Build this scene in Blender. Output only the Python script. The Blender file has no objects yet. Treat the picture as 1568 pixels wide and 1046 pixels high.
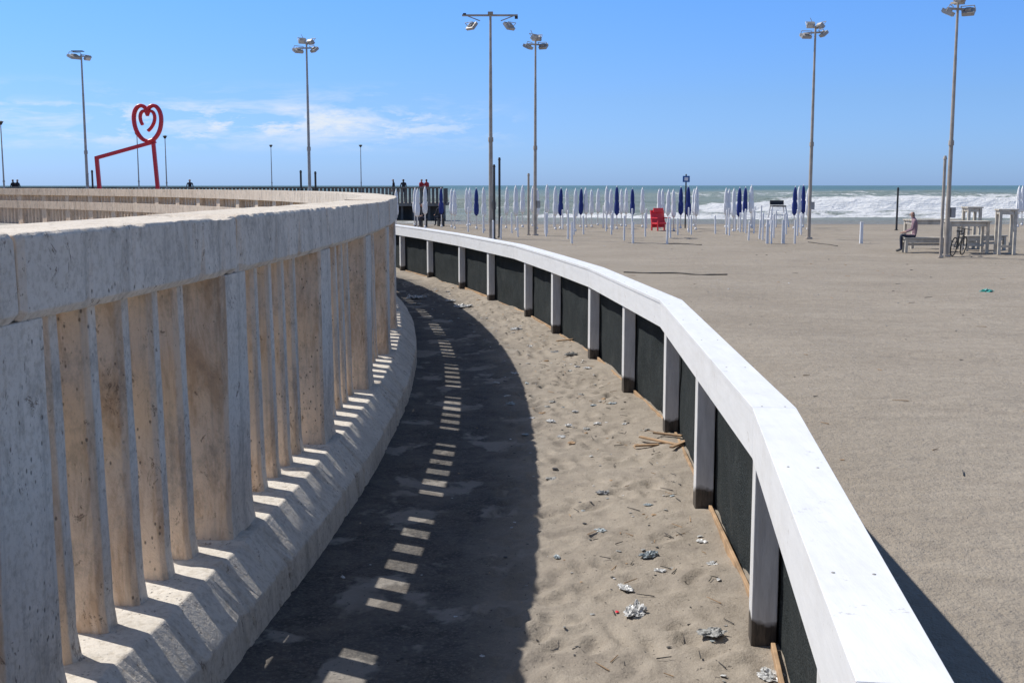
import bpy, bmesh, math, random
from mathutils import Vector, Matrix, noise
random.seed(7)
scene=bpy.context.scene
H=2.1
# ------------------------------------------------------------------ camera
F=1800.0; TH=math.atan(239/F)
cam_d=bpy.data.cameras.new("camera"); cam=bpy.data.objects.new("camera",cam_d)
scene.collection.objects.link(cam); scene.camera=cam
cam.location=(0,0,H); cam.rotation_euler=(math.pi/2-TH,0,0)
cam_d.sensor_width=36; cam_d.lens=36*F/1568; cam_d.clip_start=.05; cam_d.clip_end=30000
def at(px,D):            # lateral position of something D metres away that was surveyed from the photo
    return (px-784)/F*D*1.004
# ------------------------------------------------------------------ materials
def newmat(name):
    m=bpy.data.materials.new(name); m.use_nodes=True
    nt=m.node_tree; b=nt.nodes["Principled BSDF"]; return m,nt,b
def ramp(nt,fac,p0,p1,c0=(0,0,0,1),c1=(1,1,1,1)):
    r=nt.nodes.new("ShaderNodeValToRGB"); e=r.color_ramp.elements
    e[0].position=p0;e[1].position=p1;e[0].color=c0;e[1].color=c1
    nt.links.new(fac,r.inputs[0]); return r.outputs[0]
def mix(nt,fac,a,b,bt='MIX'):
    n=nt.nodes.new("ShaderNodeMix"); n.data_type='RGBA'; n.blend_type=bt
    for s,v in ((0,fac),(6,a),(7,b)):
        if hasattr(v,'links'): nt.links.new(v,n.inputs[s])
        else: n.inputs[s].default_value=v if s==0 else (tuple(v)+(1,) if len(v)==3 else v)
    return n.outputs[2]
def noi(nt,co,scale,detail=4,rough=.6,dist=0):
    n=nt.nodes.new("ShaderNodeTexNoise"); n.inputs['Scale'].default_value=scale; n.inputs['Detail'].default_value=min(detail,5)
    n.inputs['Roughness'].default_value=rough; n.inputs['Distortion'].default_value=dist
    nt.links.new(co,n.inputs['Vector']); return n.outputs[0]
def mapping(nt,co,scale=(1,1,1),rot=(0,0,0)):
    m=nt.nodes.new("ShaderNodeMapping"); m.inputs['Scale'].default_value=scale; m.inputs['Rotation'].default_value=rot
    nt.links.new(co,m.inputs[0]); return m.outputs[0]
def mth(nt,op,a,b=None,clamp=False):
    n=nt.nodes.new("ShaderNodeMath"); n.operation=op; n.use_clamp=clamp
    for i,v in enumerate((a,b)):
        if v is None: continue
        if hasattr(v,'links'): nt.links.new(v,n.inputs[i])
        else: n.inputs[i].default_value=v
    return n.outputs[0]
def bump(nt,b,h,strength,dist,prev=None):
    n=nt.nodes.new("ShaderNodeBump"); n.inputs['Strength'].default_value=strength; n.inputs['Distance'].default_value=dist
    nt.links.new(h,n.inputs['Height'])
    if prev is not None: nt.links.new(prev,n.inputs['Normal'])
    nt.links.new(n.outputs[0],b.inputs['Normal']); return n.outputs[0]
def co_of(nt): return nt.nodes.new("ShaderNodeTexCoord").outputs['Object']
def simple(name,col,rough=.6,metal=0,var=.25,scale=6,bs=0):
    m,nt,b=newmat(name); co=co_of(nt)
    n=noi(nt,co,scale,3)
    dark=tuple(c*(1-var) for c in col)
    c=mix(nt,ramp(nt,n,.35,.65),dark,col)
    nt.links.new(c,b.inputs['Base Color']); b.inputs['Roughness'].default_value=rough; b.inputs['Metallic'].default_value=metal
    return m

def concrete(name,base,bounce_stain_amt,pits=.7):
    m,nt,b=newmat(name); co=co_of(nt)
    big=noi(nt,co,1.9,5,.65); fine=noi(nt,co,34,4,.7)
    c=mix(nt,ramp(nt,big,.35,.65),[x*.86 for x in base],base)
    c=mix(nt,ramp(nt,fine,.36,.52),mix(nt,1,c,(.82,.80,.77),'MULTIPLY'),c)
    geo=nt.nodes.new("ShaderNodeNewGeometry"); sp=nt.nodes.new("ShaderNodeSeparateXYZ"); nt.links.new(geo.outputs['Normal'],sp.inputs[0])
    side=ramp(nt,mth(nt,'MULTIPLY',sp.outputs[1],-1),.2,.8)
    # warm bounced light painted into the uprights' near-facing cheeks, then rust stains
    c=mix(nt,mth(nt,'MULTIPLY',side,min(1,bounce_stain_amt*.9)),c,(.76,.55,.37))
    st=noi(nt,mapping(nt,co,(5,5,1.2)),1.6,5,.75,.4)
    c=mix(nt,mth(nt,'MULTIPLY',mth(nt,'MULTIPLY',ramp(nt,st,.49,.63),side),bounce_stain_amt*.6),c,(.36,.20,.10))
    rs=noi(nt,mapping(nt,co,(6,6,4)),1.7,5,.88,.5)
    c=mix(nt,mth(nt,'MULTIPLY',ramp(nt,rs,.60,.655),.7),c,(.13,.08,.05))
    blk=noi(nt,mapping(nt,co,(2.6,2.6,1.6)),2.1,5,.85)
    up=ramp(nt,sp.outputs[2],.5,.9,(1,1,1,1),(.4,.4,.4,1))
    c=mix(nt,mth(nt,'MULTIPLY',mth(nt,'MULTIPLY',ramp(nt,blk,.50,.70),.55),up),c,(.19,.165,.135))
    # grimy rain runs down the vertical faces
    rn=noi(nt,mapping(nt,co,(7,7,.45)),1.5,5,.7,.15)
    c=mix(nt,mth(nt,'MULTIPLY',mth(nt,'MULTIPLY',ramp(nt,rn,.52,.68),.40),ramp(nt,sp.outputs[2],.2,.6,(1,1,1,1),(0,0,0,1))),c,(.24,.215,.18))
    v=nt.nodes.new("ShaderNodeTexVoronoi"); v.inputs['Scale'].default_value=34
    nt.links.new(mapping(nt,co,(1,1,.6)),v.inputs['Vector'])
    pitm=mth(nt,'MULTIPLY',ramp(nt,v.outputs['Distance'],.10,.2,(1,1,1,1),(0,0,0,1)),ramp(nt,big,.50,.56))
    c=mix(nt,mth(nt,'MULTIPLY',pitm,pits),c,(.09,.075,.06))
    nt.links.new(c,b.inputs['Base Color']); b.inputs['Roughness'].default_value=.9; b.inputs['Specular IOR Level'].default_value=.2
    hh=mth(nt,'SUBTRACT',fine,mth(nt,'MULTIPLY',pitm,1.2))
    bump(nt,b,mth(nt,'ADD',hh,mth(nt,'MULTIPLY',rs,-.8)),.6,.010)
    return m
M_conc=concrete("weathered_concrete",(.76,.685,.585),.85)
M_plinth=concrete("plinth_concrete",(.72,.665,.58),.15,.6)

def sand_color(nt,co):
    a=noi(nt,co,.35,4,.6); b2=noi(nt,co,5,5,.75); g=noi(nt,co,150,1,.7)
    c=mix(nt,ramp(nt,a,.35,.65),(.345,.300,.243),(.40,.352,.29))
    c=mix(nt,ramp(nt,b2,.35,.65),mix(nt,1,c,(.85,.84,.83),'MULTIPLY'),c)
    c=mix(nt,mth(nt,'MULTIPLY',ramp(nt,g,.35,.6,(1,1,1,1),(0,0,0,1)),.3),c,(.19,.165,.14))
    return c
def make_sand():
    m,nt,b=newmat("beach_sand"); co=co_of(nt)
    c=sand_color(nt,co)
    w=noi(nt,mapping(nt,co,(.10,.42,1),(0,0,-.5)),1.5,5,.7,1.4)
    c=mix(nt,mth(nt,'MULTIPLY',ramp(nt,w,.45,.62),.28),c,(.25,.22,.18))
    wv=nt.nodes.new("ShaderNodeTexWave"); wv.bands_direction='Y'; wv.inputs['Scale'].default_value=.55; wv.inputs['Distortion'].default_value=3.5
    wv.inputs['Detail'].default_value=3; wv.inputs['Detail Scale'].default_value=.25; nt.links.new(mapping(nt,co,(1,1,1),(0,0,.35)),wv.inputs[0])
    rk=mth(nt,'MULTIPLY',ramp(nt,wv.outputs['Fac'],.78,.96),ramp(nt,noi(nt,co,.5,3,.6),.45,.62))
    c=mix(nt,mth(nt,'MULTIPLY',rk,.22),c,(.22,.19,.16))
    dk=noi(nt,mapping(nt,co,(.35,.9,1)),1.4,5,.8,.6)
    c=mix(nt,mth(nt,'MULTIPLY',ramp(nt,dk,.53,.68),.34),c,(.21,.185,.155))
    sp=nt.nodes.new("ShaderNodeSeparateXYZ"); nt.links.new(co,sp.inputs[0])
    wet=nt.nodes.new("ShaderNodeMapRange"); wet.inputs[1].default_value=60; wet.inputs[2].default_value=70; nt.links.new(sp.outputs[1],wet.inputs[0])
    c=mix(nt,wet.outputs[0],c,(.20,.17,.14))
    nt.links.new(c,b.inputs['Base Color']); b.inputs['Roughness'].default_value=.95; b.inputs['Specular IOR Level'].default_value=.15
    n1=bump(nt,b,mth(nt,'SUBTRACT',w,mth(nt,'MULTIPLY',rk,.2)),.4,.12)
    bump(nt,b,noi(nt,co,4.5,5,.8),.9,.055,n1)
    return m
M_sand=make_sand()
CX,CY=-58.1,9.8; RR=56.88; RF=57.10
def make_walk():
    m,nt,b=newmat("sandy_walkway"); co=co_of(nt)
    s=sand_color(nt,co)
    sub=nt.nodes.new("ShaderNodeVectorMath"); sub.operation='SUBTRACT'; sub.inputs[1].default_value=(CX,CY,0); nt.links.new(co,sub.inputs[0])
    ln=nt.nodes.new("ShaderNodeVectorMath"); ln.operation='LENGTH'; nt.links.new(sub.outputs[0],ln.inputs[0])
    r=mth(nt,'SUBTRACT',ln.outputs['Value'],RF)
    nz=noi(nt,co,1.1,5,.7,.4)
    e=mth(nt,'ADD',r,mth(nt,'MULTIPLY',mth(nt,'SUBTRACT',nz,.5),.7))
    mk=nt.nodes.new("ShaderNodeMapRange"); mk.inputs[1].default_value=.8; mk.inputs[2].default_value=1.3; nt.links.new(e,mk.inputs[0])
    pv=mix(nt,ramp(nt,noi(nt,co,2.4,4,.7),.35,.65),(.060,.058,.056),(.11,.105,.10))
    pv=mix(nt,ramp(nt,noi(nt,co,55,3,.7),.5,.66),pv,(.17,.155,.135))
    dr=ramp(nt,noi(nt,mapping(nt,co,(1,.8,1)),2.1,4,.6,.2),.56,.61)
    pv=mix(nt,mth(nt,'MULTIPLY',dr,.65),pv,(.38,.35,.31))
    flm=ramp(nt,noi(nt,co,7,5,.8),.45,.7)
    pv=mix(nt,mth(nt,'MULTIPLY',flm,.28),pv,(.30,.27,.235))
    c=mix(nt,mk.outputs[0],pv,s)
    c=mix(nt,mth(nt,'MULTIPLY',ramp(nt,noi(nt,co,1.7,5,.7,1.2),.48,.68),.55),c,(.19,.165,.14))
    c=mix(nt,mth(nt,'MULTIPLY',ramp(nt,noi(nt,co,38,2,.6),.67,.71),.7),c,(.05,.045,.04))
    nt.links.new(c,b.inputs['Base Color']); b.inputs['Roughness'].default_value=.93; b.inputs['Specular IOR Level'].default_value=.2
    bump(nt,b,noi(nt,co,14,5,.75),.75,.022)
    return m
M_walk=make_walk()
def make_paint():
    m,nt,b=newmat("white_painted_wood"); co=co_of(nt)
    n=noi(nt,mapping(nt,co,(9,1.2,9)),2,5,.7)
    c=mix(nt,ramp(nt,n,.35,.7),(.78,.79,.80),(.86,.87,.88))
    d=noi(nt,co,6,5,.85)
    c=mix(nt,mth(nt,'MULTIPLY',ramp(nt,d,.62,.68),.55),c,(.45,.42,.38))
    g=noi(nt,mapping(nt,co,(3,3,3)),1.1,4,.7)
    c=mix(nt,mth(nt,'MULTIPLY',ramp(nt,g,.5,.7),.18),c,(.55,.52,.47))
    nt.links.new(c,b.inputs['Base Color']); b.inputs['Roughness'].default_value=.5
    bump(nt,b,noi(nt,mapping(nt,co,(20,3,20)),3,4,.7),.2,.005); return m
M_white=make_paint()
def make_post():
    m,nt,b=newmat("fence_post_paint"); co=co_of(nt)
    sp=nt.nodes.new("ShaderNodeSeparateXYZ"); nt.links.new(co,sp.inputs[0])
    nz=noi(nt,co,4,4,.6)
    z=mth(nt,'ADD',sp.outputs[2],mth(nt,'MULTIPLY',mth(nt,'SUBTRACT',nz,.5),.20))
    n=noi(nt,mapping(nt,co,(14,14,2)),2,5,.7)
    c=mix(nt,ramp(nt,n,.35,.7),(.60,.60,.60),(.78,.78,.78))
    c=mix(nt,ramp(nt,z,.155,.185,(1,1,1,1),(0,0,0,1)),c,mix(nt,ramp(nt,n,.4,.6),(.035,.03,.027),(.12,.10,.08)))
    nt.links.new(c,b.inputs['Base Color']); b.inputs['Roughness'].default_value=.65
    bump(nt,b,n,.4,.008); return m
M_post=make_post()
def make_net():
    m,nt,b=newmat("shade_netting"); co=co_of(nt)
    n=noi(nt,co,5,4,.7); f=noi(nt,mapping(nt,co,(110,110,150)),1,2,.6)
    c=mix(nt,ramp(nt,f,.44,.62),(.004,.007,.008),(.042,.052,.055))
    c=mix(nt,mth(nt,'MULTIPLY',ramp(nt,n,.5,.75),.25),c,(.08,.085,.08))
    nt.links.new(c,b.inputs['Base Color']); b.inputs['Roughness'].default_value=.85; b.inputs['Specular IOR Level'].default_value=.2
    bump(nt,b,f,.5,.004); return m
M_net=make_net()
M_board=simple("raw_timber",(.50,.33,.19),.8,0,.45,5)
M_galv=simple("galvanised_pole",(.46,.44,.41),.5,.1,.3,3)
M_rust=simple("rusty_pole",(.52,.45,.37),.75,0,.35,2)
M_dark=simple("dark_metal",(.05,.048,.045),.6)
M_shadow_streak=simple("sand_shadow_streak",(.11,.10,.085),.8)
M_glass=simple("lamp_glass",(.62,.63,.63),.25)
M_red=simple("red_paint",(.74,.03,.045),.4,0,.15,2)
M_navy=simple("navy_canvas",(.02,.045,.24),.8)
M_wcanvas=simple("white_canvas",(.88,.89,.90),.8,0,.05)
M_pole=simple("white_pole",(.86,.86,.86),.5,0,.1)
M_wood=simple("bleached_wood",(.66,.60,.50),.8,0,.35,4)
M_pier=simple("pier_concrete",(.27,.235,.20),.9,0,.45,1.2)
M_pierd=simple("pier_parapet",(.20,.175,.155),.9,0,.45,1.2)
M_blue=simple("blue_sign",(.03,.14,.42),.4)
M_skin=simple("skin",(.50,.30,.22),.6,0,.1)
M_hair=simple("dark_hair",(.03,.02,.015),.6)
M_jean=simple("dark_trousers",(.03,.035,.06),.9)
M_shirtw=simple("dusty_pink_shirt",(.34,.22,.25),.9)
M_shirtr=simple("red_shirt",(.5,.05,.06),.9)
M_shirtd=simple("dark_jacket",(.03,.03,.04),.9)
M_tyre=simple("tyre_rubber",(.02,.02,.02),.8)
M_plas=simple("pale_plastic",(.70,.70,.68),.35,0,.6,40)
M_greyp=simple("grey_paper",(.40,.40,.38),.7,0,.5,30)
M_bluep=simple("pale_blue_wrapper",(.42,.48,.50),.4,0,.4,30)
M_teal=simple("teal_plastic",(.05,.42,.36),.4)
M_paving=simple("terrace_paving",(.36,.34,.30),.9,0,.3,2)

# ------------------------------------------------------------------ mesh builder
class MB:
    def __init__(s): s.v=[];s.f=[];s.m=[];s.mats=[]
    def mi(s,mat):
        if mat not in s.mats: s.mats.append(mat)
        return s.mats.index(mat)
    def raw(s,vs,fs,mat):
        o=len(s.v); s.v+= [tuple(v) for v in vs]; k=s.mi(mat)
        for f in fs: s.f.append(tuple(i+o for i in f)); s.m.append(k)
    def box(s,c,d,mat,rz=0,rx=0,top=1,R=None):
        if R is None: R=Matrix.Rotation(rz,3,'Z')@Matrix.Rotation(rx,3,'X')
        vs=[]
        for z in (-1,1):
            k=top if z>0 else 1
            for x,y in((-1,-1),(1,-1),(1,1),(-1,1)):
                vs.append(Vector(c)+R@Vector((x*d[0]/2*k,y*d[1]/2*k,z*d[2]/2)))
        s.raw(vs,[(3,2,1,0),(4,5,6,7),(0,1,5,4),(1,2,6,5),(2,3,7,6),(3,0,4,7)],mat)
    def cyl(s,a,b,r0,r1,mat,n=10):
        a=Vector(a);b=Vector(b);d=(b-a).normalized()
        u=d.orthogonal().normalized();w=d.cross(u); vs=[]
        for p,r in((a,r0),(b,r1)):
            for i in range(n):
                t=2*math.pi*i/n; vs.append(p+(u*math.cos(t)+w*math.sin(t))*r)
        fs=[(i,(i+1)%n,n+(i+1)%n,n+i) for i in range(n)]+[tuple(range(n-1,-1,-1)),tuple(range(n,2*n))]
        s.raw(vs,fs,mat)
    def tube(s,pts,r,mat,n=8,closed=False):
        pts=[Vector(p) for p in pts]; L=len(pts); vs=[];fs=[]
        up=Vector((0,1,0))
        for i,p in enumerate(pts):
            a=pts[(i-1)%L] if (closed or i>0) else p; b=pts[(i+1)%L] if (closed or i<L-1) else p
            d=(b-a).normalized(); u=(up-d*up.dot(d))
            u=u.normalized() if u.length>1e-3 else d.orthogonal().normalized()
            w=d.cross(u)
            for k in range(n):
                t=2*math.pi*k/n; vs.append(p+(u*math.cos(t)+w*math.sin(t))*r)
        for i in range(L if closed else L-1):
            j=(i+1)%L
            for k in range(n): fs.append((i*n+k,i*n+(k+1)%n,j*n+(k+1)%n,j*n+k))
        if not closed: fs+= [tuple(range(n-1,-1,-1)),tuple((L-1)*n+k for k in range(n))]
        s.raw(vs,fs,mat)
    def obj(s,name,bevel=0,smooth=False,loc=None):
        me=bpy.data.meshes.new(name); me.from_pydata(s.v,[],s.f)
        for m in s.mats: me.materials.append(m)
        me.polygons.foreach_set("material_index",s.m)
        if smooth: me.polygons.foreach_set("use_smooth",[True]*len(s.f))
        me.update()
        bm=bmesh.new(); bm.from_mesh(me); bmesh.ops.recalc_face_normals(bm,faces=bm.faces); bm.to_mesh(me); bm.free()
        o=bpy.data.objects.new(name,me); scene.collection.objects.link(o)
        if loc: o.location=loc
        if bevel:
            md=o.modifiers.new("bevel",'BEVEL'); md.width=bevel; md.segments=2; md.limit_method='ANGLE'
        return o
def inst(o,name,loc,rz=0,sc=1):
    c=bpy.data.objects.new(name,o.data); scene.collection.objects.link(c); c.location=loc; c.rotation_euler=(0,0,rz); c.scale=(sc,sc,sc)
    return c

# ------------------------------------------------------------------ ground & sea sheets
def axis(dense0,dense1,step,lo,hi,g=1.25):
    a=[dense0+i*step for i in range(int((dense1-dense0)/step)+1)]
    s=step;x=a[-1]
    while x<hi: s*=g; x+=s; a.append(min(x,hi))
    s=step;x=a[0];pre=[]
    while x>lo: s*=g; x-=s; pre.append(max(x,lo))
    return pre[::-1]+a
def sheet(name,xs,ys,hf,mat,attr=None):
    vs=[];at_=[]
    for y in ys:
        for x in xs:
            r=hf(x,y)
            if attr: vs.append((x,y,r[0])); at_.append(r[1])
            else: vs.append((x,y,r))
    n=len(xs); fs=[(j*n+i,j*n+i+1,(j+1)*n+i+1,(j+1)*n+i) for j in range(len(ys)-1) for i in range(n-1)]
    me=bpy.data.meshes.new(name); me.from_pydata(vs,[],fs); me.materials.append(mat)
    me.polygons.foreach_set("use_smooth",[True]*len(fs))
    if attr:
        a=me.attributes.new(attr,'FLOAT','POINT'); a.data.foreach_set("value",at_)
    o=bpy.data.objects.new(name,me); scene.collection.objects.link(o); return o
def sstep(a,b,x):
    t=max(0,min(1,(x-a)/(b-a))); return t*t*(3-2*t)
def ground_h(x,y):
    k=sstep(2.2,5,x)*(1-sstep(60,66,y))
    z=k*(.05*noise.noise(Vector((x*.22,y*.3,0)))+.035*noise.noise(Vector((x*.7,y*.9,3)))+.02*noise.noise(Vector((x*1.9,y*1.9,8))))
    z-=1.3*sstep(62,92,y)
    return z
sheet("ground",axis(-20,45,.3,-9000,9000),axis(-6,95,.35,-3000,9500),ground_h,M_sand)
def make_sea():
    m,nt,b=newmat("sea_water"); co=co_of(nt)
    at_=nt.nodes.new("ShaderNodeAttribute"); at_.attribute_name="foam"
    n=noi(nt,mapping(nt,co,(.35,1.0,1)),.9,5,.8,.3); n2=noi(nt,mapping(nt,co,(.02,.07,1)),1,4,.6)
    w=mix(nt,ramp(nt,n2,.35,.65),(.17,.22,.20),(.27,.32,.29))
    sp=nt.nodes.new("ShaderNodeSeparateXYZ"); nt.links.new(co,sp.inputs[0])
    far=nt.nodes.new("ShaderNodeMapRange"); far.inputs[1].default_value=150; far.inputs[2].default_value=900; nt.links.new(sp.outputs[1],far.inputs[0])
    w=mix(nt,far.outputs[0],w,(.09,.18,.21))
    near=nt.nodes.new("ShaderNodeMapRange"); near.inputs[1].default_value=100; near.inputs[2].default_value=80; nt.links.new(sp.outputs[1],near.inputs[0])
    w=mix(nt,near.outputs[0],w,(.27,.26,.235))
    fo=mth(nt,'ADD',at_.outputs['Fac'],mth(nt,'MULTIPLY',mth(nt,'SUBTRACT',n,.5),1.5))
    fm=ramp(nt,fo,.50,.72)
    wc=noi(nt,mapping(nt,co,(.05,.16,1)),1,5,.7)
    fm2=mth(nt,'MAXIMUM',fm,mth(nt,'MULTIPLY',ramp(nt,wc,.64,.69),.8))
    c=mix(nt,fm2,w,(.82,.83,.83))
    nt.links.new(c,b.inputs['Base Color'])
    b.inputs['Roughness'].default_value=.5; b.inputs['Specular IOR Level'].default_value=.25
    bump(nt,b,noi(nt,mapping(nt,co,(.6,1.6,1)),1.2,5,.75),.9,.5); return m
M_sea=make_sea()
BR=[(84,.20,1.6,.60),(95,.5,2.0,.72),(114,1.05,3.5,1.0),(138,1.3,3.6,.9),(168,1.3,4.5,.7),(208,1.4,6,.6),(265,1.4,9,.5)]
def sea_h(x,y):
    z=-.55; foam=0; 
    fade=1-sstep(300,500,y)
    if y<600 and -200<x<400:
        z+=.16*noise.noise(Vector((x*.12,y*.45,1)))*fade
        for k,(yk,A,w,fa) in enumerate(BR):
            yc=yk+5*noise.noise(Vector((x*.018,k*7.3,0)))*(.6+yk/200)+1.5*noise.noise(Vector((x*.09,k*3.1,5)))
            am=.35+.9*max(0,noise.noise(Vector((x*.025+k*11,k*1.7,9)))+.27+.33*sstep(15,40,x))
            d=y-yc
            h=A*am*(math.exp(-(d/(w*.45))**2) if d<0 else math.exp(-(d/(w*1.5))**2))
            z+=h
            br=sstep(.45,.85,am)*fa
            fr=math.exp(-((d+w*.5)/(w*1.0))**2)*1.1 if d<w*.25 else math.exp(-(d/(w*.7))**2)*.4
            foam=max(foam,fr*br)
            z+=.3*A*fr*br*noise.noise(Vector((x*.8,y*.8,2)))
        foam=max(foam,.16*sstep(110,80,y))
    return z,foam
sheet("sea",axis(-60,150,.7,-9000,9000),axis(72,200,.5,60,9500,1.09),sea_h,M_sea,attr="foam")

# ------------------------------------------------------------------ balustrade
def pol(r,phi,z): return Vector((CX+r*math.cos(phi),CY+r*math.sin(phi),z))
STEP=2.165/RR; P1=math.asin((5.85-CY)/RR)
posts=[P1+STEP*i for i in range(-5,42)]
mb=MB()
ZT,ZB,ZP=1.95,1.665,.36
def sector(mb,prof,a0,a1,mat,gap=.004,sub=1,amp=0,chip=()):
    g=gap/RR; a0+=g;a1-=g
    n=len(prof); vs=[]
    cr=sum(p[0] for p in prof)/n; cz=sum(p[1] for p in prof)/n
    for k in range(sub+1):
        a=a0+(a1-a0)*k/sub
        for q,(r,z) in enumerate(prof):
            if amp:
                s_=a*RR
                r+=amp*noise.noise(Vector((s_*1.3,q*5.1,z)))+amp*.5*noise.noise(Vector((s_*9,q*3.3,1)))
                z+=amp*.6*noise.noise(Vector((s_*1.7,q*2.7,7)))
                if q in chip:
                    e=max(0,noise.noise(Vector((s_*6.5,q*9.1,3)))-.26)+( .3*max(0,noise.noise(Vector((s_*21,q*4.1,5)))-.25))
                    if k in(0,sub): e+=.05+.15*random.random()
                    r+=(cr-r)*min(.12,e*.4); z+=(cz-z)*min(.2,e*.5)
            vs.append(pol(r,a,z))
    fs=[(k*n+i,k*n+(i+1)%n,(k+1)*n+(i+1)%n,(k+1)*n+i) for k in range(sub) for i in range(n)]+[tuple(range(n-1,-1,-1)),tuple(sub*n+i for i in range(n))]
    mb.raw(vs,fs,mat)
def upright(mb,phi,w,r_in,r_out_b,r_out_t,z0,z1,mat,ch=.03,back=1.0):
    c=math.cos(phi);s=math.sin(phi); vs=[]
    lv=[0,.12,.35,.6,.85,1.0,z1-z0]
    for j,dz in enumerate(lv):
        t_=dz/(z1-z0); ro=r_out_b+(r_out_t-r_out_b)*t_+(.012 if j==0 else 0); k=(1.08 if j==0 else 1.0-.07*t_)
        hw=w/2*k; jx=.0025
        for r,t in((r_in,-hw*back),(ro-ch,-hw),(ro,-hw+ch),(ro,hw-ch),(ro-ch,hw),(r_in,hw*back)):
            if 0<j<6: r+=random.uniform(-jx,jx); t+=random.uniform(-jx,jx)
            vs.append((CX+r*c-t*s,CY+r*s+t*c,z0+dz))
    L=len(lv)
    fs=[(j*6+i,j*6+(i+1)%6,j*6+6+(i+1)%6,j*6+6+i) for j in range(L-1) for i in range(6)]+[(5,4,3,2,1,0),tuple((L-1)*6+i for i in range(6))]
    mb.raw(vs,fs,mat)
mp=MB()
for i in range(len(posts)-1):
    a,b=posts[i],posts[i+1]
    j=random.uniform(-.006,.006)
    nr=i<14
    sector(mb,[(RR-.47,ZB),(RR-.03+j,ZB),(RR+j,ZB+.03),(RR+j,ZT-.012),(RR-.012+j,ZT+j),(RR-.47,ZT+j)],a,b,M_conc,.005,60 if nr else 1,.004 if nr else 0,(1,2,3,4))
    sector(mb,[(RR-.47,1.075),(RR-.43,1.075),(RR-.43,1.405),(RR-.47,1.405)],a,b,M_conc,.0)  # added beam, unseen behind the balusters, shapes the sun patches on the walkway
    sector(mp,[(RF-.85,-.05),(RF-.85,ZP),(RF-.17,ZP),(RF,.185),(RF+.01,-.05)],a,b,M_plinth,.007,70 if nr else 1,.010 if nr else 0,(2,3))
    upright(mb,a,.40,RR-.40,RR-.02,RR-.02,ZP-.01,ZB+.002,M_conc,.02)
    p=.3125
    off=(2.165-p*4)/2
    for k in range(5):
        ph=a+(off+k*p+random.uniform(-.006,.006))/RR
        upright(mb,ph,.118+random.uniform(-.006,.006),RR-.27,RR-.12,RR-.14,ZP-.01,ZB+.002,M_conc,.022,.85)
bal=mb.obj("concrete_balustrade",bevel=.005)
pl=mp.obj("concrete_plinth",bevel=.008)
vs=[(CX,CY,.33)]+[tuple(pol(RF-.8,posts[0]+(posts[-1]-posts[0])*i/90,.33)) for i in range(91)]
m2=MB(); m2.raw(vs,[(0,i,i+1) for i in range(1,91)],M_paving); m2.obj("terrace")

# ------------------------------------------------------------------ fence
RL=[(-4,-.35),(-1,.2),(2.2,.676),(5.08,1.055),(9.94,1.255),(13.9,.90),(16.35,.52),(19.3,.02),(23.3,-1.05),(26.5,-2.05),(30,-3.3),(35,-5.6),(42,-9.5)]
def rx(y):
    for (y0,x0),(y1,x1) in zip(RL,RL[1:]):
        if y<=y1: return x0+(x1-x0)*(y-y0)/(y1-y0)
    return RL[-1][1]
def rdir(y):
    d=Vector((rx(y+.6)-rx(y-.6),1.2,0)).normalized(); return d
def nrm(i):
    def n(a,b): d=Vector((b[1]-a[1],b[0]-a[0])).normalized(); return Vector((d.y,-d.x))
    if i==0: return n(RL[0],RL[1])
    if i==len(RL)-1: return n(RL[-2],RL[-1])
    k=n(RL[i-1],RL[i])+n(RL[i],RL[i+1]); k.normalize(); return k/ max(.5,k.dot(n(RL[i],RL[i+1])))
mf=MB(); W=.19
for i in range(len(RL)-1):
    a=Vector((RL[i][1],RL[i][0]));b=Vector((RL[i+1][1],RL[i+1][0])); d=(b-a).normalized()*.002
    na,nb=nrm(i),nrm(i+1)
    for z0,z1,o0,o1 in((.905,1.105,.006,W-.02),(1.107,1.135,0,W)):
        vs=[]
        for p,n_,q in((a,na,d),(b,nb,-d)):
            for o,z in((o0,z0),(o1,z0),(o1,z1),(o0,z1)):
                t=p+n_*o+q; vs.append((t.x,t.y,z))
        mf.raw(vs,[(0,1,2,3),(7,6,5,4),(0,4,5,1),(1,5,6,2),(2,6,7,3),(3,7,4,0)],M_white)
y=-.5
while y<24:
    for o in(.045,.145):
        d=rdir(y); n=Vector((d.y,-d.x,0)); p=Vector((rx(y),y,1.134))+n*o
        mf.cyl(p,p+Vector((0,0,.003)),.006,.005,M_galv,8)
    y+=1.12
rail=mf.obj("rail",bevel=.006)
mfp=MB(); mn=MB(); mbd=MB()
PY=[-1.6,.65,2.9,5.15,7.4,9.68,11.75,13.95,16.3,18.4,21.1,23.4,26,28.4,31,33.6,36.5]
for y in PY:
    d=rdir(y); n=Vector((d.y,-d.x,0)); c=Vector((rx(y),y,0))+n*.085
    ang=math.atan2(d.y,d.x)-math.pi/2+random.uniform(-.03,.03)
    mfp.box((c.x,c.y,.45),(.115,.125,.915),M_post,rz=ang)
mfp_o=mfp.obj("posts",bevel=.006)
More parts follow.
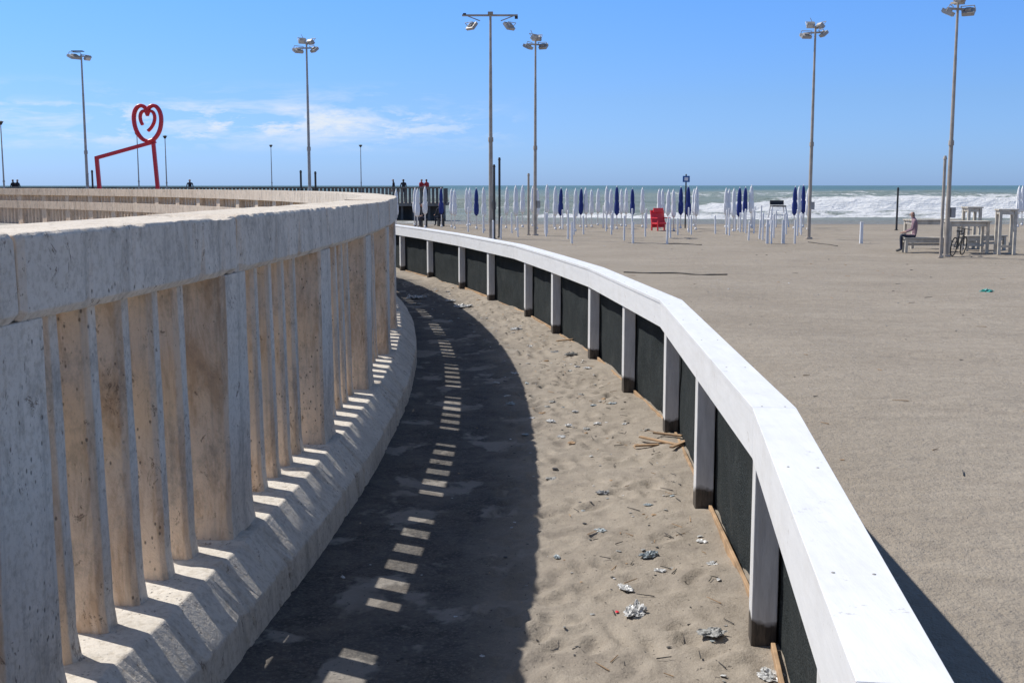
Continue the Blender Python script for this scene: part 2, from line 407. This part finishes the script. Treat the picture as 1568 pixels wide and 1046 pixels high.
for a,b in zip(PY,PY[1:]):
    nx,nz=26,10; vs=[]
    for i in range(nx+1):
        y=a+(b-a)*i/nx; d=rdir(y); n=Vector((d.y,-d.x,0)); p=Vector((rx(y),y,0))
        for k in range(nz+1):
            z=.0+.93*k/nz
            o=.155+.016*noise.noise(Vector((y*3,z*2.5,0)))+.02*math.sin(math.pi*i/nx)*noise.noise(Vector((y*1.3,z*6,5)))
            q=p+n*o; vs.append((q.x,q.y,z-.015*math.sin(math.pi*i/nx)*(k/nz)))
    fs=[(i*(nz+1)+k,(i+1)*(nz+1)+k,(i+1)*(nz+1)+k+1,i*(nz+1)+k+1) for i in range(nx) for k in range(nz)]
    mn.raw(vs,fs,M_net)
    y0,y1=a+.1,b-.1
    m_=(y0+y1)/2; d=rdir(m_); n=Vector((d.y,-d.x,0)); c=Vector((rx(m_),m_,0))+n*.118
    L=math.hypot(y1-y0,rx(y1)-rx(y0))
    mbd.box((c.x,c.y,.035+random.uniform(-.015,.02)),(.02,L,.075),M_board,rz=math.atan2(y1-y0,rx(y1)-rx(y0))-math.pi/2,rx=random.uniform(-.012,.012))
net=mn.obj("netting",smooth=True); brd=mbd.obj("foot_board",bevel=.003)
fence=bpy.data.objects.new("white_wooden_fence",None); scene.collection.objects.link(fence)
for o in (rail,mfp_o,net,brd): o.parent=fence

# ------------------------------------------------------------------ walkway (real footprints and drifts)
random.seed(21)
prints=[]
for i in range(620):
    y=random.uniform(3.2,25); x0=CX+math.sqrt(RF**2-(y-CY)**2); t=.42+.56*random.random()
    prints.append((x0+(rx(y)-x0)*t,y,random.uniform(.04,.07),random.uniform(.07,.14),random.uniform(.012,.028),random.uniform(-.9,.9)))
cells={}
for p in prints:
    for a in(-1,0,1):
        for b in(-1,0,1): cells.setdefault((int(p[0]//.3)+a,int(p[1]//.3)+b),[]).append(p)
def wz(x,y):
    x0=CX+math.sqrt(RF**2-(y-CY)**2)-.03; x1=rx(y)+.16; t=(x-x0)/(x1-x0)
    edge=.02*math.exp(-(t*(x1-x0)/.10)**2)*(.4+.6*noise.noise(Vector((x,y*1.2,0))))+.05*math.exp(-((1-t)*(x1-x0)/.28)**2)*(.5+.7*noise.noise(Vector((x*2,y*1.5,7))))
    sd_=sstep(.3,.55,t)
    z=.012+sd_*(.018+.02*noise.noise(Vector((x*1.6,y*1.6,1)))+.014*noise.noise(Vector((x*6,y*6,4)))+.007*noise.noise(Vector((x*15,y*13,4))))+max(0,edge)
    for (qx,qy,rw,rl,dp,an) in cells.get((int(x//.3),int(y//.3)),()):
        ca,sa=math.cos(an),math.sin(an); u=((x-qx)*ca+(y-qy)*sa)/rw; v=(-(x-qx)*sa+(y-qy)*ca)/rl; q=u*u+v*v
        if q<4: z+=dp*(-math.exp(-q*1.6)+.45*math.exp(-((math.sqrt(q)-1.25)/.35)**2))
    return max(.004,z)
vs=[]
ys=[]; y=-4
while y<40: ys.append(y); y+= .035 if 3<y<13 else (.08 if 13<=y<26 else .4)
K=80
for y in ys:
    x0=CX+math.sqrt(RF**2-(y-CY)**2)-.03; x1=rx(y)+.16
    for k in range(K+1):
        x=x0+(x1-x0)*k/K; vs.append((x,y,wz(x,y)))
mw=MB(); mw.raw(vs,[(j*(K+1)+i,j*(K+1)+i+1,(j+1)*(K+1)+i+1,(j+1)*(K+1)+i) for j in range(len(ys)-1) for i in range(K)],M_walk)
mw.obj("walkway",smooth=True)
random.seed(5)
# ------------------------------------------------------------------ litter
def crumple(mb,x,y,r,mat,z=.02,flat=.35,seed=0):
    bm=bmesh.new(); bmesh.ops.create_icosphere(bm,subdivisions=4 if r>.04 else (3 if r>.025 else 1),radius=1)
    vs=[]; an=seed*2.1; ca,sa=math.cos(an),math.sin(an); sx=.45+.5*abs(math.sin(seed))
    for v in bm.verts:
        c=v.co; k=1+.7*noise.noise(c*1.5+Vector((seed,0,0)))+.35*noise.noise(c*4.1+Vector((0,seed,0)))
        px_,py_=c.x*k*r,c.y*k*r*sx
        vs.append((x+px_*ca-py_*sa,y+px_*sa+py_*ca,z+max(-.01,(c.z*k+.4)*r*flat*(.3+.9*abs(noise.noise(c*3+Vector((seed,seed,0))))+.35*noise.noise(c*9+Vector((seed,0,seed)))))))
    fs=[tuple(v.index for v in f.verts) for f in bm.faces]; bm.free()
    mb.raw(vs,fs,mat)
def gp(px,py,z=0):
    dx=(px-784)/F; dy=(522.5-py)/F
    d=Vector((dx,math.cos(TH)+dy*math.sin(TH),-math.sin(TH)+dy*math.cos(TH))); t=(z-H)/d.z
    return d.x*t,d.y*t
ml=MB()
for i,(px,py,r,mm) in enumerate([(925,757,.045,M_plas),(995,852,.055,M_bluep),(972,935,.08,M_plas),(958,902,.045,M_plas),(920,812,.035,M_bluep),(710,470,.13,M_plas),(638,455,.16,M_plas),(843,648,.04,M_plas),(790,505,.08,M_plas),(1090,868,.03,M_plas),(1090,978,.05,M_greyp),(860,672,.035,M_plas),(870,655,.03,M_plas),(1180,1038,.05,M_plas),(815,640,.025,M_plas),(850,722,.025,M_dark),(782,618,.045,M_bluep),(905,700,.025,M_greyp),(525,880,.02,M_plas),(600,800,.018,M_greyp),(875,545,.07,M_greyp),(1000,560,.04,M_greyp),(945,936,.014,M_red),(1075,830,.03,M_plas),(860,510,.08,M_plas),(850,540,.07,M_plas),(690,462,.08,M_plas),(640,465,.07,M_greyp),(900,566,.04,M_plas),(810,528,.05,M_plas),(690,490,.03,M_plas),(1100,895,.02,M_plas),(880,630,.03,M_plas),(760,585,.035,M_plas),(1072,822,.02,M_plas),(985,845,.02,M_greyp),(930,765,.02,M_greyp)]):
    x,y=gp(px,py,.03); crumple(ml,x,y,r,mm,z=wz(x,y)+.006,seed=i*3.3,flat=.35)
for i in range(60):
    y=random.uniform(4,24); t=random.random()**.7
    x0=CX+math.sqrt(RF**2-(y-CY)**2); x=x0+(rx(y)-x0)*(.4+.57*t)
    crumple(ml,x,y,random.uniform(.012,.03)*(1+y/40),random.choice([M_plas,M_greyp,M_plas,M_bluep,M_board]),z=wz(x,y)+.004,seed=i*4.7)
for i in range(420):
    y=random.uniform(3.6,24); t=random.random()**.6
    x0=CX+math.sqrt(RF**2-(y-CY)**2); x=x0+(rx(y)-x0)*(.12+.86*t)
    crumple(ml,x,y,random.uniform(.003,.012)*(1+y/22),random.choice([M_plas,M_board,M_dark,M_greyp,M_dark]),z=wz(x,y)+.003,seed=i*1.7)
for i in range(170):
    y=random.uniform(3.6,20); x=rx(y)-abs(random.gauss(0,.4)); a=random.uniform(0,3.1); l=random.uniform(.02,.10); z=wz(x,y)+.006
    ml.cyl((x,y,z),(x+l*math.cos(a),y+l*math.sin(a),z+.006),.003,.002,random.choice([M_board,M_dark]),5)
ml.obj("scattered_litter")
ml=MB()
for i in range(160):
    y=random.uniform(5,44); x=rx(min(y,41))+random.uniform(.8,5+y*.5)
    crumple(ml,x,y,random.uniform(.006,.020)*(1+y/40),random.choice([M_plas,M_dark,M_board,M_greyp,M_dark,M_board]),z=ground_h(x,y)+.002,seed=i*2.3)
for i in range(60):
    y=random.uniform(6,30); x=rx(y)+random.uniform(.8,4+y*.4); a=random.uniform(0,3.1); l=random.uniform(.04,.2); z=ground_h(x,y)+.008
    ml.cyl((x,y,z),(x+l*math.cos(a),y+l*math.sin(a),z+.004),.005,.003,random.choice([M_board,M_dark]),5)
ml.obj("beach_debris")
mt=MB(); x,y=gp(1512,447); crumple(mt,x,y,.12,M_teal,seed=5,z=ground_h(x,y)+.01); mt.obj("teal_plastic_bag")
mt=MB()
for px,py,l,a in((1012,683,.45,2.3),(1040,690,.3,1.0),(990,685,.2,.2),(1180,797,.2,-.4),(870,525,.4,.7),(1022,676,.25,2.6)):
    x,y=gp(px,py,.03); mt.box((x,y,wz(x,y)+.02),(l,.035,.015),M_board,rz=a)
mt.obj("driftwood_sticks",bevel=.003)

# ------------------------------------------------------------------ street lamps
def flood(mb,c,rz,tilt,s=.42):
    s*=.86
    R=Matrix.Rotation(rz,3,'Z')@Matrix.Rotation(tilt,3,'X')
    c=Vector(c)
    mb.box(c,(s,s*.75,.11),M_galv,R=R)
    mb.box(c+R@Vector((0,0,-.065)),(s*.88,s*.62,.02),M_glass,R=R)
    mb.box(c+R@Vector((0,0,.085)),(s*.45,s*.35,.06),M_galv,R=R)
    for q in(-1,1): mb.cyl(c+R@Vector((q*s*.55,0,.0)),c+R@Vector((q*s*.55,0,.2)),.013,.013,M_galv,6)
    mb.cyl(c+R@Vector((-s*.55,0,.2)),c+R@Vector((s*.55,0,.2)),.013,.013,M_galv,6)
def lamp(px,D,h,kind,mat=M_rust,r=.075,rz=0):
    mb=MB(); z0=-.1
    mb.cyl((0,0,z0),(0,0,h*.45),r,r*.85,mat); mb.cyl((0,0,h*.45),(0,0,h*.78),r*.8,r*.65,mat); mb.cyl((0,0,h*.78),(0,0,h),r*.6,r*.5,mat)
    mb.cyl((0,0,h*.44),(0,0,h*.46),r*1.15,r*1.1,mat); mb.cyl((0,0,0),(0,0,.06),r*2,r*1.9,mat)
    mb.box((r+.05,-.05,1.3),(.14,.12,.3),M_galv)
    if kind=='T':
        mb.box((-.02,0,h),(2.15,.07,.07),mat)
        mb.box((0,.0,h+.08),(.2,.2,.1),mat)
        for s in(-1,1):
            mb.cyl((s*.95,0,h),(s*.4,-.1,h-.22),.02,.02,M_galv,6)
            flood(mb,(s*.72,-.1,h-.42),s*.9,.85,.5)
        mb.box((-1.0,0,h+.05),(.12,.1,.06),M_dark); mb.box((1.0,0,h-.08),(.12,.1,.1),M_dark)
    elif kind=='cluster':
        mb.box((0,0,h-.25),(.7,.06,.06),mat); mb.box((0,0,h-.05),(.06,.6,.06),mat)
        flood(mb,(-.36,-.05,h-.36),.7,.45,.46); flood(mb,(.34,-.05,h-.32),-.9,.7,.40)
        flood(mb,(-.14,-.2,h+.02),.5,-.8,.34); flood(mb,(.16,.15,h+.02),2.4,.7,.34)
        mb.cyl((0,0,h-.1),(-.22,0,h+.32),.015,.01,mat,6)
    elif kind=='single':
        mb.box((.0,0,h-.1),(.7,.05,.05),mat); flood(mb,(-.3,-.05,h-.12),.9,.35,.62); flood(mb,(.25,.1,h-.16),-2.2,.8,.34)
        mb.box((-.15,0,h+.13),(.5,.3,.03),M_dark)
    elif kind=='small':
        mb.cyl((0,0,h),(0,0,h+.15),.05,.14,M_dark,8); mb.cyl((0,0,h+.15),(0,0,h+.2),.18,.06,M_dark,8)
    o=mb.obj("street_lamp"); o.location=(at(px,D),D,0); o.rotation_euler=(0,0,rz); return o
lamp(142,54.7,8.0,'single',M_galv)
lamp(478,51,8.1,'cluster',M_galv)
lamp(752,46.7,8.6,'T',r=.09)
lamp(819,49.7,8.1,'cluster',rz=.4)
lamp(1235,46.7,8.2,'cluster',rz=-.5)
lamp(1445,35,7.4,'cluster',r=.07,rz=.3)
for px,D,h in((16,60,5.1),(220,75,5.2),(262,75,5.0),(421,95,5.1),(556,95,5.1)): lamp(px,D,h,'small',M_galv,.05)
def bollard(px,D,h,mat=M_dark,r=.05):
    mb=MB(); mb.cyl((0,0,-.1),(0,0,h-.1),r,r*.9,mat,8); mb.cyl((0,0,h-.1),(0,0,h),r*1.25,r*.7,mat,8); mb.cyl((0,0,0),(0,0,.05),r*1.8,r*1.7,mat,8)
    o=mb.obj("metal_pole"); o.location=(at(px,D),D,0)
for px,D,h,m_ in((1437,34.6,2.95,M_rust),(765,47.5,3.2,M_dark),(757,46.2,2.9,M_dark),(809,50,2.6,M_rust),(1368,55,2.0,M_dark),(465,52,2.75,M_dark),(487,52,2.7,M_dark),(150,55.5,2.8,M_dark),(143,56,2.7,M_dark)):
    bollard(px,D,h,m_)
mb=MB()  # thin dark tubes standing in for long shadow lines on the sand
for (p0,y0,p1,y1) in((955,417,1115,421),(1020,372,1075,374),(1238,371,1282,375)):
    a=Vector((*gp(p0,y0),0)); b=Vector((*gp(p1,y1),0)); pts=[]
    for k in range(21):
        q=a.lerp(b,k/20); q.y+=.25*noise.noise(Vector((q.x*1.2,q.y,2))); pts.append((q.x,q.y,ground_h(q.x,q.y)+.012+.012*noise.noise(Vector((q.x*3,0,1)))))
    mb.tube(pts,.02,M_shadow_streak,6)
mb.obj("beach_shadow_streaks")

# ------------------------------------------------------------------ heart sculpture
def heart(D):
    mb=MB(); f=D/F
    def P(px,py): return Vector(((px-784)*f*1.004, 0, H+(284-py)*f))
    X0=P(247,0).x
    # outline points traced as (x,z) in units of half width / half height
    OUT=[(0,.72),(.18,.93),(.42,1.02),(.68,.96),(.90,.72),(1.0,.38),(.98,.0),(.86,-.38),(.64,-.70),(.36,-.92),(.0,-1.02)]
    INN=[(0,.55),(.18,.88),(.48,.98),(.80,.84),(.98,.50),(.96,.10),(.76,-.32),(.42,-.70),(.0,-1.0)]
    def smooth(pts,n=5):
        out=[]
        L=len(pts)
        for i in range(L-1):
            p0=pts[max(i-1,0)];p1=pts[i];p2=pts[i+1];p3=pts[min(i+2,L-1)]
            for k in range(n):
                t=k/n
                out.append(tuple(.5*((2*p1[c])+(-p0[c]+p2[c])*t+(2*p0[c]-5*p1[c]+4*p2[c]-p3[c])*t*t+(-p0[c]+3*p1[c]-3*p2[c]+p3[c])*t**3) for c in(0,1)))
        out.append(pts[-1]); return out
    def put(pts,cx,cy,w,h,y): 
        p=P(cx,cy); return [(p.x-X0+x*w*f,y,p.z+z*h*f) for x,z in pts]
    so=smooth(OUT); si=smooth(INN)
    for yy in(-.06,.06):
        mb.tube(put(so+[(-x,z) for x,z in so[-2:0:-1]],237,192,20.5,26,yy),.085,M_red,10,True)
        mb.tube(put(si,237,188,11,15,yy),.065,M_red,10)
        mb.tube(put([(-x,z) for x,z in si[:-9]],237,188,11,15,yy),.065,M_red,10)
    def V(px,py): p=P(px,py); return (p.x-X0,0,p.z)
    mb.tube([V(237,173),V(237,181)],.07,M_red,8)
    for a,b in (((158,243),(246,219)),((158,243),(163,350)),((244,216),(252,350))):
        A=Vector(V(*a));B=Vector(V(*b)); B.z=max(B.z,0); d=(B-A)
        L=d.length; R=d.to_track_quat('Z','Y').to_matrix()
        mb.box((A+B)/2,(.16,.16,L+.12),M_red,R=R)
    o=mb.obj("red_heart_sculpture"); o.location=(X0,D,0)
heart(55)

# ------------------------------------------------------------------ pier
mb=MB(); xr=-5.0
yl=lambda x:86+(-x-5)*.12
x=xr
while x>-75:
    y=yl(x); 
    mb.box((x-1,y+2.5,.70),(2.02,5,.22),M_pier,rz=-.12)
    mb.box((x-1,y+.0,1.93),(2.02,.22,.12),M_pier,rz=-.12)
    for k in range(7): mb.box((x-.15-k*.29,y+.0+k*.035,1.34),(.17,.13,1.1),M_pierd if k%3 else M_pier,rz=-.12)
    mb.box((x-.05,y+.3,-.25),(.4,.4,1.8),M_pier); mb.box((x-1.05,y+.35,-.1),(.16,.16,1.5),M_pierd)
    mb.box((x-1,y+1.9,.0),(2,.15,1.5),M_pierd,rz=-.12)
    x-=2.0
for k in range(5): mb.box((xr+.05,yl(xr)+.3+k,1.3),(.1,.12,1.15),M_pierd)
mb.obj("pier")

# ------------------------------------------------------------------ umbrellas
def umbrella(mat):
    mb=MB(); mb.cyl((0,0,-.1),(0,0,2.2),.032,.024,M_pole,8); mb.cyl((0,0,2.16),(0,0,2.24),.03,.005,M_pole,8)
    prof=[(.75,.055),(.8,.10),(1.0,.125),(1.3,.12),(1.45,.085),(1.52,.10),(1.8,.095),(2.05,.065),(2.17,.025)]
    n=32; vs=[]
    for j,(z,r) in enumerate(prof):
        for i in range(n):
            t=2*math.pi*i/n; k=1+.16*math.cos(8*t+j*.35)
            vs.append((r*k*math.cos(t),r*k*math.sin(t),z+(.04*math.cos(8*t) if j==0 else 0)))
    fs=[(j*n+i,j*n+(i+1)%n,(j+1)*n+(i+1)%n,(j+1)*n+i) for j in range(len(prof)-1) for i in range(n)]
    fs+=[tuple(range(n-1,-1,-1)),tuple((len(prof)-1)*n+i for i in range(n))]
    mb.raw(vs,fs,mat); mb.cyl((0,0,0),(0,0,.12),.07,.05,M_pole,8); return mb.obj("beach_umbrella",smooth=True)
uw=umbrella(M_wcanvas); un=umbrella(M_navy)
first={id(uw):True,id(un):True}
def putu(px,D,navy=False,s=1):
    o=un if navy else uw
    if first[id(o)]:
        first[id(o)]=False; o.location=(at(px,D),D,0); o.scale=(s,)*3; return
    c=inst(o,"beach_umbrella",(at(px,D),D,ground_h(at(px,D),D)),random.uniform(0,3),s)
    c.rotation_euler=(random.uniform(-.025,.025),random.uniform(-.03,.03),random.uniform(0,3))
for px in (730,857,888,943,967,1040,1052,1128,1137,1212,1226,677): putu(px,random.uniform(55,60),True,random.uniform(.88,.97))
for px in (697,716,720,742,775,790,800,815,822,837,850,868,880,897,905,914,928,934,950,957,982,1008,1013,1020,1030,1060,1063,1108,1112,1120,1147,1219,1233,1552,1558,1566,608,636,640,652,692):
    putu(px,random.uniform(54,63),False,random.uniform(.85,.97))
mp_=MB()
for i in range(60):
    px=random.choice([random.uniform(690,1240),random.uniform(820,1230)]); D=random.uniform(45,60); x=at(px,D)
    h=random.uniform(.7,1.1); a=random.uniform(-.03,.03)
    mp_.cyl((x,D,-.1),(x+a,D,h),.036,.036,M_pole,8); mp_.cyl((x+a,D,h),(x+a,D,h+.04),.045,.02,M_pole,8)
for px in (1163,1172,1181,1190,1199,1208): 
    x=at(px,43+random.uniform(-1,1)); mp_.cyl((x,43,-.1),(x,43,.85),.036,.036,M_pole,8)
for px in(1315,875,1020,968): 
    D=43; x=at(px,D); mp_.cyl((x,D,-.1),(x,D,.78),.07 if px==1315 else .04,.06 if px==1315 else .04,M_pole,8)
mp_.obj("umbrella_pole_rows")

# sign
mb=MB(); mb.cyl((0,0,-.1),(0,0,2.6),.035,.035,M_dark,8); mb.box((0,-.05,2.4),(.34,.03,.30),M_blue); mb.box((0,-.068,2.4),(.18,.006,.16),M_pole); mb.cyl((0,0,2.6),(0,0,2.64),.045,.02,M_dark,8)
o=mb.obj("beach_sign"); o.location=(at(1047,58),58,0)
mb=MB(); mb.box((0,0,.55),(.7,.08,.8),M_red,rx=-.2); mb.box((0,-.35,.35),(.7,.6,.08),M_red)
for s in(-1,1):
    mb.box((s*.33,-.05,.2),(.06,.06,.55),M_red); mb.box((s*.33,-.6,.2),(.06,.06,.55),M_red); mb.box((s*.33,-.3,.6),(.06,.6,.05),M_red)
mb.box((0,-.04,.95),(.5,.08,.2),M_red)
o=mb.obj("red_beach_chair",bevel=.01); o.location=(at(1005,55),55,0); o.rotation_euler=(0,0,.4)
mb=MB(); mb.box((0,0,1.05),(.7,.6,.07),M_dark); mb.box((0,.28,1.22),(.7,.06,.22),M_dark,rx=-.2)
for sx in(-1,1):
    for sy in(-1,1): mb.cyl((sx*.5,sy*.4,-.05),(sx*.33,sy*.25,1.05),.035,.03,M_pole,6)
    mb.cyl((sx*.45,-.36,.4),(sx*.45,.36,.4),.02,.02,M_pole,6)
mb.box((0,-.36,.6),(.85,.04,.05),M_pole)
o=mb.obj("lifeguard_chair"); o.location=(at(1187,60),60,0)
def table(name,w,d,h,loc,rz,mat=M_wood,brace=True):
    mb=MB()
    nb=4
    for i in range(nb): mb.box((0,-d/2+d*(i+.5)/nb,h-.02),(w,d/nb-.02,.045),mat)
    for sx in(-1,1):
        for sy in(-1,1): mb.box((sx*(w/2-.08),sy*(d/2-.07),(h-.045)/2),(.085,.085,h-.045),mat)
        mb.box((sx*(w/2-.08),0,h-.1),(.05,d-.25,.1),mat)
    if brace:
        for sy in(-1,1): mb.box((0,sy*(d/2-.07),h-.11),(w-.26,.04,.11),mat); 
        mb.box((0,0,.25),(w-.2,.05,.07),mat)
    o=mb.obj(name,bevel=.006); o.location=loc; o.rotation_euler=(0,0,rz); return o
table("wooden_bench",1.5,.42,.47,(at(1408,37.5),37.2,0),.05)
table("wooden_table",1.7,.8,.98,(at(1425,39),39.2,0),.05)
table("wooden_table",1.3,.7,1.0,(at(1480,36.5),36.8,0),-.1)
table("bar_stool_bench",.55,.5,1.4,(at(1487,38.5),38.8,0),.1)
table("bar_stool_bench",.6,.5,1.38,(at(1534,36),36.0,0),-.1)
table("wooden_bench",1.6,.42,.5,(at(1500,38),38,0),.3)
# bicycle
mb=MB()
def ring(c,r,t,mat): mb.tube([(c[0]+r*math.cos(a*math.pi/12),c[1],c[2]+r*math.sin(a*math.pi/12)) for a in range(24)],t,mat,6,True)
for cx in(-.52,.52):
    ring((cx,0,.34),.32,.022,M_tyre)
    for a in range(8): mb.cyl((cx,0,.34),(cx+.31*math.cos(a*math.pi/4),0,.34+.31*math.sin(a*math.pi/4)),.004,.004,M_galv,4)
for a,b in(((-.52,.34),(-.15,.78)),((-.52,.34),(-.05,.32)),((-.05,.32),(-.2,.85)),((-.05,.32),(.35,.75)),((-.17,.76),(.35,.78)),((.52,.34),(.33,.9))):
    mb.cyl((a[0],0,a[1]),(b[0],0,b[1]),.02,.02,M_dark,6)
mb.box((-.21,0,.88),(.24,.12,.05),M_dark); mb.cyl((.33,-.25,.95),(.33,.25,.95),.015,.015,M_dark,6); mb.cyl((.33,0,.88),(.33,0,.96),.02,.02,M_dark,6)
o=mb.obj("bicycle"); o.location=(at(1466,35.2),35.4,0); o.rotation_euler=(.12,0,.9); o.scale=(.85,.85,.85)

# ------------------------------------------------------------------ people
def person(loc,rz,pose,shirt,trou=M_jean,s=1):
    V=[];E=[];Rr=[]
    def v(x,y,z,r,par=None):
        V.append((x,y,z));Rr.append(r)
        if par is not None: E.append((par,len(V)-1))
        return len(V)-1
    sit=pose=='sit'; dz=-.40 if sit else 0
    pe=v(0,0,.93+dz,.125); sp=v(0,.0 if not sit else .03,1.13+dz,.115,pe); chs=v(0,.0 if not sit else .06,1.34+dz,.13,sp)
    ne=v(0,.02 if not sit else .09,1.48+dz,.05,chs); hd=v(0,.03 if not sit else .12,1.58+dz,.085,ne); v(0,.03 if not sit else .12,1.68+dz,.07,hd)
    for sg in(-1,1):
        if sit: hp_=v(sg*.10,.06,.90+dz,.085,pe); kn=v(sg*.13,.44,.94+dz,.06,hp_); an=v(sg*.13,.42,.09,.04,kn); v(sg*.14,.58,.04,.035,an)
        else: hp_=v(sg*.09,0,.86,.085,pe); kn=v(sg*.10,.03+sg*.05,.48,.058,hp_); an=v(sg*.10,-.02+sg*.08,.08,.038,kn); v(sg*.11,.12+sg*.08,.035,.034,an)
        by=.06 if sit else 0
        sh=v(sg*.17,by,1.40+dz,.058,chs)
        el=v(sg*.24,by+.05,1.13+dz,.042,sh); wr=v(sg*.2 if sit else sg*.26,by+(.28 if sit else .1),(1.03 if sit else .9)+dz,.027,el)
        d=Vector((0,.7,-.15)) if sit else Vector((0,.15,-.75)); d.normalize()
        w=Vector(V[wr]); pm=w+d*.06; p=v(pm.x,pm.y,pm.z,.03,wr)
        for k in range(4):
            o_=Vector((0 if not sit else (k-1.5)*.02,(k-1.5)*.02 if not sit else 0,0))
            q=pm+d*(.05)+o_; a=v(q.x,q.y,q.z,.009,p); q=q+d*(.035-.004*abs(k-1.5))+Vector((-sg*.01,0,-.005)); v(q.x,q.y,q.z,.008,a)
        v(pm.x-sg*.03,pm.y+.03,pm.z-.01,.010,p)
    me=bpy.data.meshes.new("person"); me.from_pydata(V,E,[])
    o=bpy.data.objects.new("tmp",me); scene.collection.objects.link(o)
    md=o.modifiers.new("s",'SKIN'); md.use_smooth_shade=True
    for i,d in enumerate(me.skin_vertices[0].data): d.radius=(Rr[i],Rr[i]*.85); d.use_root=(i==0)
    ss=o.modifiers.new("u",'SUBSURF'); ss.levels=2; ss.render_levels=2
    bpy.context.view_layer.update()
    dg=bpy.context.evaluated_depsgraph_get(); nm=bpy.data.meshes.new_from_object(o.evaluated_get(dg)); bpy.data.objects.remove(o)
    nm.materials.clear()
    for m_ in(M_skin,shirt,trou,M_hair,M_dark): nm.materials.append(m_)
    hy=.12 if sit else .03
    for f in nm.polygons:
        c=f.center; z=c.z-dz
        if z>1.5: k=3 if (z>1.66 or c.y<hy-.02 and z>1.52) else 0
        elif abs(c.x)>.15 and (z<.98 and not sit or sit and c.y>.3 and z>1.0): k=0
        elif z>.96 or (sit and c.y<.0 and z>.9): k=1
        elif c.z<.09: k=4
        else: k=2
        if sit and .3<c.y and z<1.0: k=2 if c.z>.09 else 4
        f.material_index=k
    p=bpy.data.objects.new("person",nm); scene.collection.objects.link(p)
    mb=MB(); hz=1.60+dz; fy=hy+.085
    mb.cyl((0,fy-.02,hz+.0),(0,fy+.018,hz-.02),.012,.015,M_skin,8)
    for sg in(-1,1):
        mb.cyl((sg*.03,fy-.015,hz+.02),(sg*.03,fy+.0,hz+.02),.009,.007,M_dark,8); mb.box((sg*.085,hy,hz),(.015,.03,.055),M_skin)
    mb.box((0,fy-.006,hz-.055),(.045,.012,.01),M_red)
    fo=mb.obj("face"); fo.parent=p
    p.location=loc; p.rotation_euler=(0,0,rz); p.scale=(s,s,s)
person((at(1397,37.2),37.15,.0),1.3,'sit',M_shirtw)
for px,sh in((605,M_shirtd),(620,M_shirtd),(647,M_shirtr),(655,M_shirtr),(297,M_shirtd),(30,M_shirtd),(36,M_shirtd)):
    D=89 if px>500 else (91.5 if px>200 else 93); person((at(px,D),D,.81),random.uniform(0,6),'stand',sh,s=1.04)
person((at(650,60),60,.0),2.4,'sit',M_shirtd,s=.92)
person((at(676,61),61,.0),.5,'sit',M_shirtd,s=.92)
table("low_stool",.4,.35,.40,(at(650,60),60,0),.3,M_dark,False)
table("low_stool",.4,.35,.40,(at(676,61),61,0),.3,M_dark,False)

# ------------------------------------------------------------------ light
sd=Vector((.745,-.42,-1)).normalized()
el=math.asin(-sd.z); az=math.atan2(-sd.x,-sd.y)
L=bpy.data.lights.new("sun",'SUN'); L.energy=4.9; L.angle=math.radians(.5); L.color=(1,.955,.89)
lo=bpy.data.objects.new("sun",L); scene.collection.objects.link(lo); lo.rotation_euler=sd.to_track_quat('-Z','Y').to_euler(); lo.location=(-20,20,30)
w=bpy.data.worlds.new("World"); scene.world=w; w.use_nodes=True; nt=w.node_tree
bg=nt.nodes["Background"]; sky=nt.nodes.new("ShaderNodeTexSky"); sky.sky_type='NISHITA'; sky.sun_disc=False
sky.sun_elevation=el; sky.sun_rotation=az; sky.air_density=1.0; sky.dust_density=.3; sky.ozone_density=3
tc=nt.nodes.new("ShaderNodeTexCoord"); sp=nt.nodes.new("ShaderNodeSeparateXYZ"); nt.links.new(tc.outputs['Generated'],sp.inputs[0])
grad=nt.nodes.new("ShaderNodeValToRGB"); cr=grad.color_ramp; e=cr.elements
e[0].position=0; e[0].color=(.56,.92,1.98,1); e[1].position=.5; e[1].color=(1.0,.98,.98,1)
q=cr.elements.new(.07); q.color=(.62,.93,1.62,1)
q=cr.elements.new(.16); q.color=(.62,1.04,1.76,1)
nt.links.new(sp.outputs[2],grad.inputs[0])
c=mix(nt,1,sky.outputs[0],grad.outputs[0],'MULTIPLY')
def clouds(c,sc,scale,lo_,hi_,b0,b1,b2,b3,amt):
    cn=noi(nt,mapping(nt,tc.outputs['Generated'],sc),scale,5,.66,.3)
    band=mth(nt,'MULTIPLY',ramp(nt,sp.outputs[2],b0,b1),ramp(nt,sp.outputs[2],b2,b3,(1,1,1,1),(0,0,0,1)))
    side=ramp(nt,mth(nt,'ADD',mth(nt,'MULTIPLY',sp.outputs[0],-1),.3),.28,.42)
    cl=mth(nt,'MULTIPLY',mth(nt,'MULTIPLY',ramp(nt,cn,lo_,hi_),band),side)
    return mix(nt,mth(nt,'MULTIPLY',cl,amt),c,(8.8,9.4,10.2))
c=clouds(c,(3.2,3.2,16),2.6,.47,.66,.025,.045,.058,.085,.75)
c=clouds(c,(4,4,13),5.5,.52,.63,.028,.045,.055,.068,.75)
nt.links.new(c,bg.inputs[0]); bg.inputs[1].default_value=.092
scene.view_settings.view_transform='Standard'; scene.view_settings.look='None'; scene.view_settings.exposure=0
